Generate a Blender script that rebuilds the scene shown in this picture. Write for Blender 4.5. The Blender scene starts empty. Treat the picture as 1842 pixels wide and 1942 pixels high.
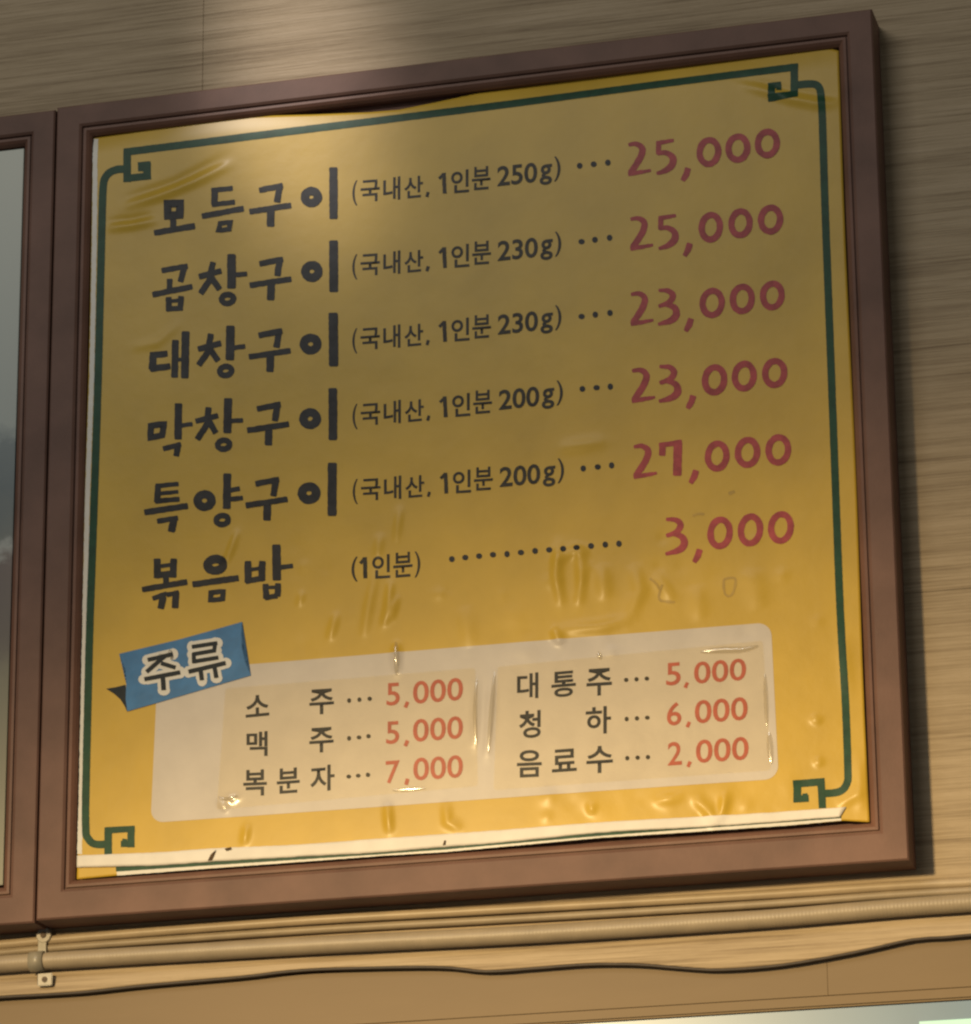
import bpy, bmesh, math, random
import numpy as np
from mathutils import Matrix, Vector

random.seed(7)
SC = bpy.context.scene
COL = SC.collection

# ------------------------------------------------------------------ camera
F_PX, CX, CY = 7618.8, 921.0, 971.0            # focal length and centre in photograph pixels
CAM = Vector((0.99361, -3.68758, -0.91551))     # metres; sheet lies in the plane y = 0, z up
RIGHT = Vector((0.96635855, 0.25701451, -0.00973082))
DOWN = Vector((-0.08968464, 0.30126677, -0.94931291))
FWD = Vector((-0.24105562, 0.91824935, 0.31418197))
cd = bpy.data.cameras.new('camera')
cam = bpy.data.objects.new('camera', cd); COL.objects.link(cam)
m = Matrix((RIGHT, -DOWN, -FWD)).transposed().to_4x4(); m.translation = CAM
cam.matrix_world = m
cd.sensor_fit = 'HORIZONTAL'; cd.sensor_width = 36.0; cd.lens = 36.0 * F_PX / 1842.0
cd.clip_start = 0.05; cd.clip_end = 100
SC.camera = cam

# ------------------------------------------------------------------ light
w = bpy.data.worlds.new('World'); SC.world = w; w.use_nodes = True
bg = w.node_tree.nodes['Background']
bg.inputs[0].default_value = (0.98, 1.0, 0.93, 1); bg.inputs[1].default_value = 0.085

def spot(name, loc, aim, watts, color, size_deg, blend, radius):
    ld = bpy.data.lights.new(name, 'SPOT'); ld.energy = watts; ld.color = color
    ld.spot_size = math.radians(size_deg); ld.spot_blend = blend; ld.shadow_soft_size = radius
    o = bpy.data.objects.new(name, ld); COL.objects.link(o)
    o.location = loc
    o.rotation_euler = (Vector(aim) - Vector(loc)).to_track_quat('-Z', 'Y').to_euler()
    return o
# shaded pendant lamp of the room: in front, above and to the left of the sign
spot('pendant_lamp', (-1.2, -4.0, 0.52), (-1.2 + 0.33, -4.0 + 0.64, 0.52 - 0.695), 1120, (1.0, 0.74, 0.38), 90, 0.46, 0.16)
# added spot that imitates the glare veil across the top of the sign
sb = spot('glare_spot', (-1.3, -2.6, 2.6), (-0.185, 0.0, 0.87), 330, (1.0, 0.90, 0.84), 8.0, 1.0, 0.05)
sb.rotation_euler.rotate_axis('Z', math.radians(12)); sb.scale = (0.5, 1.0, 1.0)

# unseen fill light, added to light the fronts and veil the upper sheet
al = bpy.data.lights.new('fill_panel', 'AREA'); al.shape = 'RECTANGLE'; al.size = 2.4; al.size_y = 1.2
al.energy = 50; al.color = (1.0, 0.97, 0.90)
ao = bpy.data.objects.new('fill_panel', al); COL.objects.link(ao); ao.location = (-1.2, -3.8, 2.6)
ao.rotation_euler = (Vector((0, 0, 0.4)) - ao.location).to_track_quat('-Z', 'Y').to_euler()

SC.view_settings.view_transform = 'Standard'; SC.view_settings.look = 'None'
SC.view_settings.exposure = 0.0; SC.view_settings.gamma = 1.0
SC.render.engine = 'CYCLES'
SC.cycles.filter_width = 2.4

# ------------------------------------------------------------------ helpers
def P(px, py, y=0.0):
    """point of the plane y = const measured at a photograph pixel"""
    d = RIGHT * ((px - CX) / F_PX) + DOWN * ((py - CY) / F_PX) + FWD
    k = (y - CAM.y) / d.y
    return CAM + d * k

def tag(o, label=None, cat=None, group=None, kind=None):
    if label: o['label'] = label
    if cat: o['category'] = cat
    if group: o['group'] = group
    if kind: o['kind'] = kind
    return o

def empty(name, loc, label=None, cat=None, group=None, kind=None):
    o = bpy.data.objects.new(name, None); o.empty_display_size = 0.05
    COL.objects.link(o); o.location = loc
    return tag(o, label, cat, group, kind)

def mesh_obj(name, verts, faces, mat, parent=None, smooth=False):
    me = bpy.data.meshes.new(name); me.from_pydata([tuple(v) for v in verts], [], faces); me.update()
    if smooth: me.polygons.foreach_set('use_smooth', [True] * len(me.polygons))
    me.materials.append(mat)
    o = bpy.data.objects.new(name, me); COL.objects.link(o)
    if parent:
        o.parent = parent
        mw = Matrix.Translation(parent.location)
        p = parent.parent
        while p: mw = Matrix.Translation(p.location) @ mw; p = p.parent
        me.transform(mw.inverted())
    return o

def bm_obj(name, bm, mat, parent=None, smooth=False):
    me = bpy.data.meshes.new('tmp'); bm.to_mesh(me); bm.free()
    v = [tuple(x.co) for x in me.vertices]; f = [tuple(p.vertices) for p in me.polygons]
    bpy.data.meshes.remove(me)
    return mesh_obj(name, v, f, mat, parent, smooth)

def box_bm(x0, x1, y0, y1, z0, z1, bev=0.0, seg=2):
    bm = bmesh.new(); bmesh.ops.create_cube(bm, size=1)
    for v in bm.verts:
        v.co = ((x0 + x1) / 2 + v.co.x * (x1 - x0), (y0 + y1) / 2 + v.co.y * (y1 - y0), (z0 + z1) / 2 + v.co.z * (z1 - z0))
    if bev: bmesh.ops.bevel(bm, geom=bm.edges[:], offset=bev, segments=seg, affect='EDGES', clamp_overlap=True)
    return bm

def tube(path, rad, n=14):
    """path: list of Vectors, rad: list or number -> verts, faces (capped)"""
    V, Fc = [], []
    N = len(path)
    for i, p in enumerate(path):
        t = (path[min(i + 1, N - 1)] - path[max(i - 1, 0)]).normalized()
        a = t.cross(Vector((0, 0, 1))).normalized(); b = a.cross(t).normalized()
        r = rad[i] if isinstance(rad, (list, tuple)) else rad
        for k in range(n):
            th = 2 * math.pi * k / n
            V.append(p + a * (r * math.cos(th)) + b * (r * math.sin(th)))
    for i in range(N - 1):
        for k in range(n):
            Fc.append((i * n + k, i * n + (k + 1) % n, (i + 1) * n + (k + 1) % n, (i + 1) * n + k))
    Fc.append(tuple(reversed(range(n)))); Fc.append(tuple((N - 1) * n + k for k in range(n)))
    return V, Fc

def smooth_path(pts, step):
    """Catmull-Rom resample of Vectors"""
    out = []
    n = len(pts)
    for i in range(n - 1):
        p0, p1, p2, p3 = pts[max(i - 1, 0)], pts[i], pts[i + 1], pts[min(i + 2, n - 1)]
        k = max(1, int((p2 - p1).length / step))
        for j in range(k):
            t = j / k
            out.append(0.5 * ((2 * p1) + (p2 - p0) * t + (2 * p0 - 5 * p1 + 4 * p2 - p3) * t * t + (3 * p1 - p0 - 3 * p2 + p3) * t ** 3))
    out.append(pts[-1].copy())
    return out

# ------------------------------------------------------------------ materials
def new_mat(name):
    mt = bpy.data.materials.new(name); mt.use_nodes = True
    return mt, mt.node_tree, mt.node_tree.nodes['Principled BSDF']

def coords(nt, scale):
    g = nt.nodes.new('ShaderNodeNewGeometry'); mp = nt.nodes.new('ShaderNodeMapping')
    mp.inputs['Scale'].default_value = scale
    nt.links.new(g.outputs['Position'], mp.inputs[0]); return mp.outputs[0]

def noise(nt, scale, vec_scale=(1, 1, 1), detail=4, rough=0.55):
    n = nt.nodes.new('ShaderNodeTexNoise'); n.inputs['Scale'].default_value = scale
    n.inputs['Detail'].default_value = detail; n.inputs['Roughness'].default_value = rough
    nt.links.new(coords(nt, vec_scale), n.inputs['Vector']); return n.outputs[0]

def ramp(nt, fac, stops):
    r = nt.nodes.new('ShaderNodeValToRGB'); e = r.color_ramp.elements
    e.remove(e[1]); e[0].position = stops[0][0]; e[0].color = (*stops[0][1], 1)
    for p, c in stops[1:]: e.new(p).color = (*c, 1)
    nt.links.new(fac, r.inputs[0]); return r.outputs[0]

def bump(nt, bs, height, strength, dist, chain=None):
    b = nt.nodes.new('ShaderNodeBump'); b.inputs['Strength'].default_value = strength
    b.inputs['Distance'].default_value = dist
    nt.links.new(height, b.inputs['Height'])
    if chain: nt.links.new(chain, b.inputs['Normal'])
    nt.links.new(b.outputs[0], bs.inputs['Normal']); return b.outputs[0]

def mottled(name, c, var=0.12, scale=60, rough=0.5, spec=0.4, bump_d=0.0, bump_scale=300, paper=False, vs=(1, 1, 1)):
    mt, nt, bs = new_mat(name)
    lo = tuple(x * (1 - var) for x in c); hi = tuple(min(1, x * (1 + var)) for x in c)
    nt.links.new(ramp(nt, noise(nt, scale, vs), [(0.3, lo), (0.7, hi)]), bs.inputs['Base Color'])
    bs.inputs['Roughness'].default_value = rough; bs.inputs['Specular IOR Level'].default_value = spec
    ch = None
    if paper:
        bs.inputs['Coat Weight'].default_value = 0.12 if max(c) > 0.55 else 0.05; bs.inputs['Coat Roughness'].default_value = 0.22
    if paper:      # the same shallow cockle runs through sheet and print
        ch = bump(nt, bs, noise(nt, 28, (1, 1, 1), 3, 0.5), 0.25, 0.003)
        ch = bump(nt, bs, noise(nt, 520, (1, 1, 1), 2, 0.6), 0.10, 0.0008, ch)
    if bump_d: bump(nt, bs, noise(nt, bump_scale, vs, 3), 0.5, bump_d, ch)
    return mt

M = {}
M['yellow'] = mottled('poster_yellow', (0.60, 0.382, 0.042), 0.09, 11, 0.42, 0.22, paper=True)
M['ink'] = mottled('black_ink', (0.030, 0.030, 0.032), 0.4, 60, 0.45, 0.13, paper=True)
M['small_ink'] = mottled('small_black_ink', (0.042, 0.036, 0.026), 0.4, 60, 0.45, 0.13, paper=True)
M['green'] = mottled('green_ink', (0.018, 0.066, 0.034), 0.2, 80, 0.45, 0.13, paper=True)
M['red'] = mottled('red_marker_ink', (0.42, 0.075, 0.078), 0.22, 90, 0.45, 0.13, paper=True)
M['red2'] = mottled('red_print_ink', (0.47, 0.095, 0.055), 0.12, 90, 0.42, 0.22, paper=True)
M['panel'] = mottled('cream_print', (0.62, 0.54, 0.45), 0.05, 30, 0.42, 0.22, paper=True)
M['blue'] = mottled('blue_print', (0.04, 0.18, 0.40), 0.15, 50, 0.42, 0.22, paper=True)
M['teal'] = mottled('dark_teal_print', (0.016, 0.022, 0.028), 0.2, 50, 0.45, 0.12, paper=True)
M['white_ink'] = mottled('white_print', (0.74, 0.70, 0.62), 0.05, 50, 0.42, 0.22, paper=True)
M['tear'] = mottled('torn_brown', (0.16, 0.10, 0.05), 0.2, 80, 0.6, 0.2)
M['stain'] = mottled('glue_stain', (0.47, 0.29, 0.035), 0.15, 70, 0.5, 0.4, paper=True)
M['strip'] = mottled('white_paper', (0.80, 0.74, 0.65), 0.06, 35, 0.5, 0.35, 0.0006, 60)
M['frame'] = mottled('brown_painted_wood', (0.172, 0.094, 0.070), 0.2, 14, 0.55, 0.25, 0.0003, 420)
M['frame2'] = mottled('brown_painted_bead', (0.178, 0.088, 0.060), 0.2, 14, 0.5, 0.3, 0.0003, 420)
M['board_brown'] = mottled('tan_board', (0.185, 0.126, 0.066), 0.07, 9, 0.55, 0.3, 0.0004, 90, vs=(0.3, 1, 1.5))
M['backing'] = mottled('hardboard', (0.21, 0.118, 0.094), 0.1, 20, 0.7, 0.2)
M['cream_pvc'] = mottled('cream_plastic', (0.33, 0.262, 0.178), 0.10, 30, 0.45, 0.4, 0.0004, 130)
M['cream_wire'] = mottled('cream_wire_sheath', (0.42, 0.325, 0.21), 0.10, 30, 0.42, 0.45)
M['grey_clip'] = mottled('dull_zinc', (0.30, 0.265, 0.20), 0.14, 60, 0.38, 0.5, 0.0002, 200)
M['pale_clip'] = mottled('pale_zinc', (0.36, 0.315, 0.245), 0.12, 60, 0.38, 0.5, 0.0002, 200)
M['screw'] = mottled('rusty_screw', (0.10, 0.062, 0.035), 0.3, 200, 0.6, 0.4)
M['gap_dark'] = mottled('gap_shade_dark', (0.045, 0.032, 0.023), 0.2, 60, 0.5, 0.4)  # dark tone standing for the shade under the loose wall edge
M['pale_blue'] = mottled('pale_blue_enamel', (0.10, 0.19, 0.31), 0.04, 20, 0.3, 0.5)
M['seafoam'] = mottled('seafoam_enamel', (0.45, 0.85, 0.90), 0.04, 20, 0.3, 0.5)

def wall_mat():
    mt, nt, bs = new_mat('streaked_wall_covering')
    broad = noise(nt, 1.0, (2.6, 1, 85), 6, 0.68)
    fine = noise(nt, 1.0, (6.0, 1, 400), 4, 0.6)
    mx = nt.nodes.new('ShaderNodeMix'); mx.data_type = 'FLOAT'; mx.inputs[0].default_value = 0.45
    nt.links.new(broad, mx.inputs[2]); nt.links.new(fine, mx.inputs[3])
    c = ramp(nt, mx.outputs[0], [(0.33, (0.165, 0.118, 0.070)), (0.42, (0.325, 0.242, 0.150)), (0.52, (0.435, 0.335, 0.215)), (0.68, (0.51, 0.40, 0.27))])
    nt.links.new(c, bs.inputs['Base Color'])
    bs.inputs['Roughness'].default_value = 0.6; bs.inputs['Specular IOR Level'].default_value = 0.3
    bump(nt, bs, mx.outputs[0], 0.55, 0.006)
    return mt
M['wall'] = wall_mat()

def film_mat(amount, rough=0.13):
    mt, nt, bs = new_mat('clear_adhesive_film')
    tr = nt.nodes.new('ShaderNodeBsdfTransparent'); tr.inputs[0].default_value = (1.0, 0.975, 0.905, 1)
    gl = nt.nodes.new('ShaderNodeBsdfGlossy'); gl.inputs['Roughness'].default_value = rough
    mx = nt.nodes.new('ShaderNodeMixShader'); mx.inputs[0].default_value = amount
    b = nt.nodes.new('ShaderNodeBump'); b.inputs['Strength'].default_value = 0.12; b.inputs['Distance'].default_value = 0.002
    nt.links.new(noise(nt, 30), b.inputs['Height']); nt.links.new(b.outputs[0], gl.inputs['Normal'])
    nt.links.new(tr.outputs[0], mx.inputs[1]); nt.links.new(gl.outputs[0], mx.inputs[2])
    nt.links.new(mx.outputs[0], nt.nodes['Material Output'].inputs['Surface'])
    nt.nodes.remove(bs); return mt
M['film'] = film_mat(0.022); M['film_crease'] = film_mat(0.18); M['laminate'] = film_mat(0.16, 0.36)

def picture_mat():
    """flat photographic print: pale sky, a blue-grey ridge, olive ground"""
    mt, nt, bs = new_mat('faded_picture_print')
    g = nt.nodes.new('ShaderNodeNewGeometry'); sp = nt.nodes.new('ShaderNodeSeparateXYZ')
    nt.links.new(g.outputs['Position'], sp.inputs[0])
    mr = nt.nodes.new('ShaderNodeMapRange'); mr.inputs[1].default_value = 0.0; mr.inputs[2].default_value = 0.81
    nt.links.new(sp.outputs['Z'], mr.inputs[0])
    ad = nt.nodes.new('ShaderNodeMath'); ad.operation = 'MULTIPLY_ADD'; ad.inputs[1].default_value = 0.07
    nt.links.new(noise(nt, 36), ad.inputs[0]); nt.links.new(mr.outputs[0], ad.inputs[2])
    c = ramp(nt, ad.outputs[0], [(0.0, (0.20, 0.19, 0.13)), (0.30, (0.15, 0.15, 0.11)), (0.36, (0.085, 0.075, 0.072)),
        (0.455, (0.12, 0.09, 0.08)), (0.470, (0.36, 0.38, 0.36)), (0.482, (0.13, 0.15, 0.14)), (0.56, (0.085, 0.12, 0.13)),
        (0.615, (0.12, 0.16, 0.165)), (0.64, (0.34, 0.38, 0.35)), (1.0, (0.42, 0.44, 0.37))])
    nt.links.new(c, bs.inputs['Base Color']); bs.inputs['Roughness'].default_value = 0.35
    return mt
M['picture'] = picture_mat()

# ------------------------------------------------------------------ setting: wall covering, board below
WALL_Y = 0.036
wall = empty('wall', (0, WALL_Y, 0), kind='structure')
edge_px = [(-60, 1897), (0, 1891), (152, 1882), (274, 1869), (456, 1853), (551, 1842), (640, 1837), (828, 1834), (923, 1842), (1018, 1836),
           (1113, 1829), (1208, 1829), (1300, 1836), (1370, 1839), (1484, 1830), (1617, 1807), (1731, 1782), (1788, 1778), (1842, 1773), (1900, 1768)]
edge = smooth_path([P(x, y, WALL_Y) for x, y in edge_px], 0.008)
seam_x = P(385, 100, WALL_Y).x; row_z = P(1800, 1119, WALL_Y).z
low_z = -0.072
gap = 0.00015
for za, zb, cuts in ((low_z + gap, row_z - gap, (-1.1, -0.62, 0.60, 1.3)), (row_z + gap, 1.45, (-1.1, seam_x, 0.64, 1.3))):
    for xa, xb in zip(cuts[:-1], cuts[1:]):
        xa += gap; xb -= gap
        bm_obj('wall_panel', box_bm(xa, xb, WALL_Y, WALL_Y + 0.012, za, zb, 0.0003, 1), M['wall'], wall)
# lowest course: loose lower edge that lifts off and rolls under
V, Fc = [], []
prof = [(0.0, 0.0), (0.3, 0.0), (0.55, -0.0012), (0.72, -0.0025), (0.85, -0.0040), (0.95, -0.0044), (0.995, -0.0036), (1.0, -0.002), (0.985, 0.0), (0.96, 0.008)]
xs = [e.x for e in edge]
for e in edge:
    f = 0.45 + 0.55 * max(0.0, min(1.0, (0.05 - e.x) / 0.35))
    for s, yo in prof:
        V.append((e.x, WALL_Y + (yo * f if yo < 0 else yo), low_z - gap + (e.z - low_z + gap) * s))
n = len(prof)
for i in range(len(edge) - 1):
    for k in range(n - 1):
        Fc.append((i * n + k, (i + 1) * n + k, (i + 1) * n + k + 1, i * n + k + 1))
mesh_obj('wall_panel', V, Fc, M['wall'], wall, True)
# solid wall behind everything
bm_obj('wall_core', box_bm(-1.1, 1.3, WALL_Y + 0.0145, WALL_Y + 0.12, -0.9, 1.45), M['backing'], wall)

board_y = WALL_Y + 0.003
bz0 = P(1142, 1930, board_y).z; bz1 = P(1842, 1903, board_y).z; bzb = (bz0 + bz1) / 2
fb = empty('fascia_board', (0, board_y, bzb), 'smooth tan board running below the loose lower edge of the wall covering', 'board')
sx = P(1571, 1890, board_y).x
bm_obj('board', box_bm(-1.1, sx - 0.0001, board_y, board_y + 0.008, bzb + 0.012, low_z - 0.03, 0.0002, 1), M['board_brown'], fb)
bm_obj('board', box_bm(sx + 0.0001, 1.3, board_y, board_y + 0.008, bzb + 0.012, low_z - 0.03, 0.0002, 1), M['board_brown'], fb)
bm_obj('bottom_bead', box_bm(-1.1, 1.3, board_y - 0.003, board_y + 0.008, bzb, bzb + 0.0112, 0.002, 2), M['board_brown'], fb)

pp = empty('enamel_panel', (0.3, board_y, bzb - 0.15), 'pale blue white glossy panel under the tan board', 'panel')
bm_obj('panel_face', box_bm(-1.0, 1.3, board_y - 0.004, board_y + 0.008, bzb - 0.30, bzb - 0.0015, 0.002, 2), M['pale_blue'], pp)
zs = P(1800, 1936, board_y).z
bm_obj('stripe', box_bm(P(1745, 1936, board_y).x, 1.3, board_y - 0.0052, board_y - 0.0042, zs - 0.06, zs, 0.0003, 1), M['seafoam'], pp)

# ------------------------------------------------------------------ frames
SW, SH = 0.4, 0.8054
FRONT = -0.0085
def make_frame(name, label, dx, dz, group):
    L, Rr, B, T = -0.4393, 0.4372, -0.0407, 0.8413
    root = empty(name, (dx, 0, dz - 0.0415), label, 'sign board', group)
    iL, iR, iB, iT = -SW - 0.0012, SW + 0.0012, -0.0012, SH + 0.0012
    pr = [('a', 0, 0.0100), ('a', 0.0, -0.0012), ('a', 0.0022, -0.0042), ('a', 0.0050, -0.0064), ('a', 0.0078, -0.0062)]
    gr = [('a', 0.0078, -0.0062), ('a', 0.0084, -0.0040), ('a', 0.0092, -0.0040), ('a', 0.0100, -0.0068), ('a', 0.0125, FRONT),
          ('o', 0.0016, FRONT), ('o', 0.0, FRONT + 0.0016), ('o', 0.0, WALL_Y - 0.0003), ('a', 0.0, WALL_Y - 0.0003)]
    def corner(c, kind, t):
        sx_, sz_ = c
        if kind == 'a': x = (iR + t) if sx_ > 0 else (iL - t); z = (iT + t) if sz_ > 0 else (iB - t)
        else: x = (Rr - t) if sx_ > 0 else (L + t); z = (T - t) if sz_ > 0 else (B + t)
        return x, z
    cs = [(-1, -1), (1, -1), (1, 1), (-1, 1)]
    for i in range(4):
        c0, c1 = cs[i], cs[(i + 1) % 4]
        rail = None
        for nm, pf, mt in (('rail', gr, M['frame']), ('bead', pr, M['frame2'])):
            V, Fc = [], []
            N = 14
            for j in range(N + 1):
                for k, t, y in pf:
                    a = corner(c0, k, t); b = corner(c1, k, t); s = j / N
                    V.append((dx + a[0] + (b[0] - a[0]) * s, y, dz + a[1] + (b[1] - a[1]) * s))
            q = len(pf)
            for j in range(N):
                for k in range(q - 1):
                    Fc.append((j * q + k, j * q + k + 1, (j + 1) * q + k + 1, (j + 1) * q + k))
            o = mesh_obj(nm, V, Fc, mt, root if rail is None else rail)
            if rail is None: rail = o
    bm_obj('backing', box_bm(dx + iL + 0.0002, dx + iR - 0.0002, 0.0085, 0.0125, dz + iB + 0.0002, dz + iT - 0.0002), M['backing'], root)
    return root
make_frame('sign_board', 'brown painted wooden frame holding the yellow menu sheet', 0, 0, 'brown frames hung side by side')
make_frame('sign_board', 'brown painted wooden frame holding the faded picture, joined beside the menu frame', -0.8785, -0.0022, 'brown frames hung side by side')
pic = bm_obj('picture_print', box_bm(-0.8785 - 0.399, -0.8785 + 0.3995, 0.0006, 0.0030, -0.0022 + 0.002, 0.8025, 0.0004, 1), M['picture'])
tag(pic, 'faded blue grey picture in the brown frame next to the menu', 'picture')

# ------------------------------------------------------------------ the sheet and its creases
def seg_px(a, b): 
    p, q = P(*a), P(*b); return (p.x, p.z, q.x, q.z)
CREASE = []   # x0, z0, x1, z1, amplitude, width
def crease(pts, amp, wid):
    CREASE.append(([seg_px(a, b) for a, b in zip(pts[:-1], pts[1:])], amp * (1.3e-3 if pts[0][1] < 900 else 1.9e-3), wid * 1.3e-3))
# folds in the upper left corner
crease([(235, 392), (300, 372), (370, 345), (440, 312)], 1.5, 4.2)
crease([(236, 378), (330, 348), (430, 296)], -0.9, 4.0)
crease([(205, 432), (250, 427), (300, 418)], 1.3, 3.6)
crease([(205, 421), (250, 417), (290, 408)], -0.9, 3.2)
crease([(250, 660), (300, 650), (345, 610)], 0.5, 4)
# fold in the upper right corner
crease([(1405, 158), (1450, 170), (1500, 186), (1548, 196), (1592, 195)], 1.6, 4.6)
crease([(1395, 150), (1450, 160), (1500, 176), (1590, 186)], -0.9, 3.5)
# vertical streaks in the middle and lower part
for pts, a, b in [([(452, 1005), (440, 1040), (425, 1075)], 0.9, 3.0), ([(760, 960), (752, 1030)], 0.7, 3.4), ([(722, 1012), (716, 1060)], 0.7, 4),
                  ([(742, 1100), (738, 1150), (728, 1190)], 1.3, 3.4), ([(715, 1080), (700, 1150), (690, 1210)], 0.8, 4.0), ([(755, 1130), (742, 1180)], 0.9, 2.8), ([(752, 1215), (754, 1278)], 1.2, 3.2), ([(640, 1160), (625, 1215)], 0.9, 3.6),
                  ([(575, 1120), (567, 1150)], 0.6, 3), ([(1062, 850), (1150, 838)], 0.9, 5), ([(1060, 1030), (1056, 1090), (1066, 1150)], 1.4, 4.0), ([(1100, 1040), (1104, 1100), (1098, 1150)], 1.3, 4.0),
                  ([(1045, 1070), (1090, 1045), (1120, 1050)], 0.9, 4.4), ([(1140, 1070), (1150, 1140)], 1.0, 6), ([(1200, 1070), (1215, 1120), (1190, 1180)], 1.0, 6), ([(1050, 1190), (1066, 1225)], 1.2, 3.6), ([(1240, 1090), (1280, 1140)], 0.8, 5),
                  ([(1320, 1110), (1330, 1180)], 0.7, 7), ([(1430, 1080), (1440, 1160)], 0.7, 8), ([(1060, 1195), (1140, 1190), (1200, 1175)], 0.9, 5),
                  ([(880, 1150), (895, 1230)], 0.6, 7), ([(470, 1565), (463, 1604)], 0.9, 2.8), ([(735, 1522), (740, 1582)], 1.1, 3.0), ([(846, 1525), (850, 1560), (876, 1575)], 0.8, 3.4),
                  ([(1318, 1512), (1350, 1545), (1362, 1570)], 1.4, 4.0), ([(1378, 1505), (1374, 1530), (1366, 1562)], 1.4, 3.4), ([(1240, 1520), (1300, 1512)], 0.8, 4), ([(1120, 1524), (1128, 1545)], 0.8, 3),
                  ([(1538, 1360), (1560, 1372)], 0.8, 3), ([(1545, 1440), (1562, 1452)], 0.7, 3), ([(1600, 1200), (1610, 1320)], 0.5, 5), ([(1630, 1440), (1636, 1540)], 0.9, 5), ([(1590, 1530), (1640, 1500)], 0.8, 4),
                  ([(905, 1290), (902, 1420)], 0.6, 3.2), ([(935, 1275), (925, 1440)], 0.7, 3.4), ([(415, 1518), (432, 1540)], 0.7, 2.6), ([(430, 1518), (455, 1512)], 0.6, 2.6)]:
    crease(pts, a, b)
rng = np.random.default_rng(5)
LUMP = []
for k in range(90):
    x, y = rng.uniform(560, 1560), rng.uniform(1020, 1240)
    if k > 60: x, y = rng.uniform(1000, 1640), rng.uniform(1490, 1555)
    p = P(x, y); LUMP.append((p.x, p.z, rng.uniform(-0.6, 0.75) * 1e-3, rng.uniform(5, 12) * 1e-3))
LUMP = np.array(LUMP)

def height(x, z):
    """how far the sheet stands off its plane towards the viewer, metres"""
    x = np.asarray(x, float); z = np.asarray(z, float)
    h = 0.0007 * (np.sin(7.1 * x + 3.3 * z + 0.4) + np.sin(-4.2 * x + 9.7 * z + 1.9) * 0.8 + np.sin(17 * x + 5 * z) * 0.4) + 0.0012
    for segs, a, wd in CREASE:
        n_ = len(segs); best = None
        for k_, (x0, z0, x1, z1) in enumerate(segs):
            dx, dz = x1 - x0, z1 - z0; L2 = dx * dx + dz * dz
            t = np.clip(((x - x0) * dx + (z - z0) * dz) / L2, 0, 1)
            d2 = (x - x0 - t * dx) ** 2 + (z - z0 - t * dz) ** 2
            g_ = np.exp(-d2 / (wd * wd)) * (0.12 + 0.88 * np.sin(np.pi * np.clip((k_ + t) / n_, 0, 1)) ** 0.8)
            best = g_ if best is None else np.maximum(best, g_)
        h = h + a * best
    for x0, z0, a, wd in LUMP:
        h = h + a * np.exp(-((x - x0) ** 2 + (z - z0) ** 2) / (wd * wd))
    # top edge rolls back a little
    h = h - 0.0042 * np.clip((z - 0.782) / 0.022, 0, 1.2) ** 1.6 * (0.65 + 0.35 * np.sin(9 * x + 0.6))
    return h

top_px = [(178, 260), (250, 248), (327, 236), (471, 220), (600, 217), (700, 213), (757, 208), (830, 192), (907, 174), (1000, 160), (1142, 139), (1309, 117), (1420, 100), (1480, 90), (1514, 88), (1560, 88), (1590, 96)]
bot_px = [(146, 1668), (220, 1661), (420, 1646), (600, 1633), (720, 1624), (843, 1617), (1000, 1603), (1142, 1590), (1300, 1580), (1500, 1566), (1600, 1557), (1650, 1560)]
tp = [P(*p) for p in top_px]; bp = [P(*p) for p in bot_px]
txs, tzs = [p.x for p in tp], [p.z for p in tp]; bxs, bzs = [p.x for p in bp], [p.z for p in bp]

poster = empty('menu_poster', (0, 0, 0), 'crinkled yellow price list sheet with green border and black Korean lettering', 'menu')
NX, NZ = 330, 330
g = np.zeros(((NZ + 1), (NX + 1), 3))
for i in range(NX + 1):
    s = i / NX
    xb = -SW + 2 * SW * s
    z0 = np.interp(xb, bxs, bzs); z1 = np.interp(xb, txs, tzs)
    t = np.linspace(0, 1, NZ + 1)
    wob = 0.0006 * math.sin(9 * s) 
    g[:, i, 0] = xb + (0.0005 * np.sin(11 * t + (3 if s > .5 else 0))) * abs(2 * s - 1)
    g[:, i, 2] = z0 + (z1 - z0) * t
hh = height(g[..., 0], g[..., 2])
g[..., 1] = -hh
Vf = g.reshape(-1, 3)
Fc = [(j * (NX + 1) + i, j * (NX + 1) + i + 1, (j + 1) * (NX + 1) + i + 1, (j + 1) * (NX + 1) + i) for j in range(NZ) for i in range(NX)]
# thin edge turned back
rim = [i for i in range(NX + 1)] + [j * (NX + 1) + NX for j in range(1, NZ + 1)] + [NZ * (NX + 1) + i for i in range(NX - 1, -1, -1)] + [j * (NX + 1) for j in range(NZ - 1, 0, -1)]
base = len(Vf)
V = [tuple(v) for v in Vf] + [(Vf[k][0], Vf[k][1] + 0.0006, Vf[k][2]) for k in rim]
nr = len(rim)
for a in range(nr):
    b = (a + 1) % nr
    Fc.append((rim[b], rim[a], base + a, base + b))
sheet = mesh_obj('sheet', V, Fc, M['yellow'], poster, True)

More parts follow.
